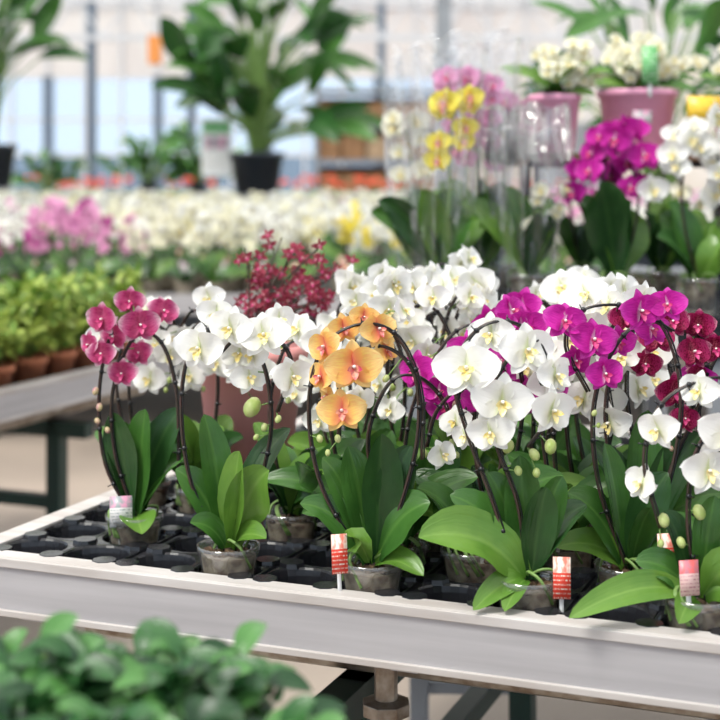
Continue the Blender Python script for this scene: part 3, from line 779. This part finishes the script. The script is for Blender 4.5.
# far strip of red flowering plants
mb = MB()
mb.box((-2.0, 16.2, .9), (9.0, 1.2, .04), ALUIN)
for x in (-6.3, -3.5, -.7, 2.3):
    for y in (15.7, 16.7): mb.box((x, y, .44), (.05, .05, .88), GREENST)
for i in range(42):
    x = -6.3+.21*i
    for y in (15.8, 16.3):
        mb.lathe((x, y, .92), [(.05, 0), (.07, .11), (.001, .1)], TERRA, 8)
        for k in range(12):
            a = R.random()*6.28; L = R.uniform(.1, .18)
            mb.leaf((x, y, 1.02), (x+L*math.cos(a), y+L*math.sin(a), 1.06+R.random()*.18), .05, R.choice(LEAF), nu=3, nv=4)
        for k in range(R.choice([0, 3, 5, 8]) if x < -.5 else R.choice([0, 0, 2, 4])):
            put_flower(mb, (x+R.uniform(-.1, .1), y+R.uniform(-.1, .1), 1.24+R.uniform(0, .12)), (R.uniform(-.5, .5), -1, .8), .075, REDB, FTL)
mb.obj('red_kalanchoe_row', smooth=True)

# ------------------------------------------------------------------ large foliage plants
def bigplant(name, loc, nleaf, H, spread, potr=.155, poth=.235, LL=.42, LW=.17, seed=0, hmin=.35):
    rr = random.Random(seed); mb = MB(); z0 = loc[2]
    mb.lathe((0, 0, z0), [(.001, 0), (potr*.74, 0), (potr*.94, poth-.04), (potr, poth-.04), (potr*1.02, poth), (potr*.93, poth), (potr*.9, poth-.04), (.001, poth-.05)], GREYPOT, 28)
    for i in range(nleaf):
        a = i*2.4+rr.uniform(-.3, .3); hh = rr.uniform(hmin, 1.0); h = H*hh; lean = rr.uniform(.15, 1)*spread*(1.15-.5*hh)
        p0 = Vector((.03*math.cos(a), .03*math.sin(a), z0+poth-.05))
        p2 = Vector((lean*math.cos(a), lean*math.sin(a)*.7, z0+poth+h))
        p1 = Vector((lean*.3*math.cos(a), lean*.3*math.sin(a), z0+poth+h*.6))
        w = .030*LL
        mb.tube(smoothpath([p0, p1, p2], 5), [w-.05*w*k for k in range(11)], STEMG, 6)
        L = LL*rr.uniform(.7, 1.15); el = rr.uniform(-.5, 1.1)
        t = p2+Vector((L*math.cos(el)*math.cos(a), L*math.cos(el)*math.sin(a), L*math.sin(el)))
        mb.leaf(p2, t, LW*rr.uniform(.8, 1.1), rr.choice(LEAFBIG), nrm=(rr.uniform(-.6, .6), -.6, .7), nv=10, fold=.35, pw=.75, lift=.16*L)
    s = z0
    mb.lathe((0, 0, 0), [(.001, 0), (.16, 0), (.16, .02), (.03, .03), (.03, s-.03), (.15, s-.02), (.15, s), (.001, s)], GREYST, 24)
    return mb.obj(name, (loc[0], loc[1], 0))
bigplant('potted_strelitzia', (-.765, 10.4, 1.215), 66, 1.35, .66, .205, .31, .50, .20, 3, .08)
bigplant('potted_strelitzia', (-2.75, 10.4, 1.265), 36, 1.3, .42, .2, .32, .42, .19, 5, .25)
bigplant('potted_strelitzia', (1.28, 6.0, .95), 40, .90, .50, .14, .2, .30, .10, 8, .45)
bigplant('potted_philodendron', (-1.75, 15.1, 1.15), 40, .45, .45, .1, .15, .30, .12, 9, .1)
bigplant('potted_philodendron', (-2.3, 15.2, 1.15), 34, .4, .45, .1, .15, .30, .12, 10, .1)
bigplant('potted_philodendron', (-3.4, 15.2, 1.0), 30, .4, .35, .1, .15, .26, .10, 11, .1)

# sign on post
mb = MB(); mb.box((0, 0, 1.56), (.22, .012, .42), WHITEP); mb.box((0, -.008, 1.71), (.20, .004, .09), TAGG); mb.box((0, -.008, 1.52), (.18, .004, .24), TAGW)
mb.tube([(0, .02, 0), (0, .02, 1.7)], .012, GREYST, 8); mb.lathe((0, .02, 0), [(.001, 0), (.12, 0), (.12, .015), (.02, .03)], GREYST, 16)
mb.obj('price_sign', (-1.06, 10.35, 0), smooth=False)

# storage rack with cardboard boxes
mb = MB()
for x in (-.75, 0.15, 1.05):
    for y in (-.3, .3): mb.box((x, y, 1.25), (.05, .05, 2.5), GREYST)
for z in (.5, 1.1, 1.55, 1.95, 2.4):
    mb.box((.15, 0, z), (1.85, .62, .035), GREYST)
    if z < 2.4:
        mb.box((.15, .29, z+.2), (1.8, .02, .38), CARD)
        for k in range(6):
            mb.box((-.60+k*.30, -.05, z+.02+.14), (.27, .45, R.uniform(.24, .28)), R.choice([CARD, CARD, CARD2]))
mb.obj('storage_rack_with_boxes', (.22, 17.2, 0), smooth=False)

# ------------------------------------------------------------------ greenhouse shell
def quadbox(name, c, sz, mat):
    mb = MB(); mb.box(c, sz, mat); return mb.obj(name, smooth=False)
X0, X1, Y0, Y1, ZT = -11, 11, -5, 24, 5.6
quadbox('floor', (0, (Y0+Y1)/2, -.05), (X1-X0+.4, Y1-Y0+.4, .1), CONC)
def glazed(name, axis, pos, a0, a1, glass=(1.0, 3.1), step=1.25, solidtop=True):
    mb = MB(); L = a1-a0; mid = (a0+a1)/2
    if solidtop: step = .62
    def bx(a, z, la, lz, th, mat, off=0):
        if axis == 'y': mb.box((a, pos+off, z), (la, th, lz), mat)
        else: mb.box((pos+off, a, z), (th, la, lz), mat)
    bx(mid, glass[0]/2, L, glass[0], .12, PANELB)
    if solidtop: bx(mid, (glass[1]+ZT)/2, L, ZT-glass[1], .02, PANEL)
    zt = glass[1] if solidtop else ZT
    n = int(L/step)
    for i in range(n+1):
        a = a0+L*i/n; bx(a, (glass[0]+zt)/2, .05 if i % 3 else .16, zt-glass[0], .14, BLUEST if i % 3 == 0 else BEAMW)
        if solidtop: bx(a, (zt+ZT)/2, .05, ZT-zt, .1, BEAMW)
    for z in ([glass[0]+.03, 1.75, 2.35, glass[1]-.03, 4.3] if solidtop else [glass[0]+.03, 2.2, 3.4, 4.6]): bx(mid, z, L, .06, .1, BEAMW)
    o = mb.obj(name, smooth=False)
    mb = MB()
    if axis == 'y':
        if solidtop:
            mb.box((mid, pos, (1.75+zt)/2), (L, .008, zt-1.75), PANE); mb.box((mid, pos, (glass[0]+1.75)/2), (L, .008, 1.75-glass[0]), PANEL2)
        else: mb.box((mid, pos, (glass[0]+zt)/2), (L, .008, zt-glass[0]), PANE)
    else: mb.box((pos, mid, (glass[0]+zt)/2), (.008, L, zt-glass[0]), PANE)
    return o, mb
for k, (nm, ax, pos, a0, a1, st) in enumerate((('wall_back', 'y', Y1, X0, X1, True), ('wall_front', 'y', Y0, X0, X1, False), ('wall_left', 'x', X0, Y0, Y1, False), ('wall_right', 'x', X1, Y0, Y1, False))):
    o, g = glazed(nm, ax, pos, a0, a1, solidtop=st)
    g.obj('window_%d' % (k+1), smooth=False)
mb = MB()
mb.box((0, (Y0+Y1)/2, ZT+.12), (X1-X0, Y1-Y0, .008), ROOFG)
for i in range(12): mb.box((X0+(X1-X0)*i/11, (Y0+Y1)/2, ZT+.06), (.05, Y1-Y0, .08), BEAMW)
for i in range(8): mb.box((0, Y0+(Y1-Y0)*i/7, ZT), (X1-X0, .08, .12), BEAMW)
mb.obj('ceiling', smooth=False)
# columns and truss
for (x, y) in ((.62, 10.4), (-3.6, 18.8), (-2.35, 19.5), (.3, 19.5), (-6.5, 10.4)):
    mb = MB(); mb.box((0, 0, ZT/2), (.11, .11, ZT-.14), GREYST if y < 15 else BLUEST); mb.box((0, 0, .085), (.22, .22, .03), GREYST)
    mb.box((0, 0, .04), (.3, .3, .07), PANELB)
    mb.obj('steel_column', (x, y, 0), smooth=False)
mb = MB()
for y in (18.0,):
    for z in (3.15, 3.65): mb.box((0, y, z), (21.6, .07, .07), BEAMW)
    for i in range(30):
        x = -10.5+.72*i
        mb.tube([(x, y, 3.15), (x+.36, y, 3.65)], .018, BEAMW, 6); mb.tube([(x+.36, y, 3.65), (x+.72, y, 3.15)], .018, BEAMW, 6)
    for x in (-10.6, 10.6): mb.box((x, y, ZT/2), (.1, .1, ZT-.15), BEAMW)
mb.obj('roof_truss', smooth=False)
mb = MB(); mb.box((6.0, 21.5, 1.5), (9.0, .1, 3.0), PANELW); mb.box((3.2, 21.43, 1.1), (1.0, .04, 2.2), GREYST)
for i in range(7): mb.box((2.2+1.3*i, 21.43, 1.5), (.05, .04, 3.0), BEAMW)
mb.obj('partition_wall', smooth=False)
mb = MB(); mb.box((0, 0, 0), (.12, .16, .28), ORANGE); mb.tube([(0, 0, .1), (0, 0, 3.0)], .006, GREYST, 6)
mb.obj('hanging_orange_tag', (-2.05, 14.0, 2.62), smooth=False)

# ------------------------------------------------------------------ light, world, camera
w = bpy.data.worlds.new('daylight'); scene.world = w; w.use_nodes = True
bg = w.node_tree.nodes['Background']; bg.inputs[0].default_value = (1.0, .985, .965, 1); bg.inputs[1].default_value = 1.78
sl = bpy.data.lights.new('sun', 'SUN'); sl.energy = 4.1; sl.angle = math.radians(20); sl.color = (1, .96, .89)
so = bpy.data.objects.new('sun', sl); scene.collection.objects.link(so)
so.rotation_euler = Vector((.50, .40, -1)).to_track_quat('-Z', 'Y').to_euler()

cd = bpy.data.cameras.new('camera'); cam = bpy.data.objects.new('camera', cd); scene.collection.objects.link(cam)
cam.location = (0, 0, 1.32); cam.rotation_euler = (math.radians(90), 0, 0)
cd.sensor_width = 36; cd.lens = 70; cd.shift_y = -.25; cd.clip_end = 200
cd.dof.use_dof = True; cd.dof.focus_distance = 1.98; cd.dof.aperture_fstop = 3.7
scene.camera = cam
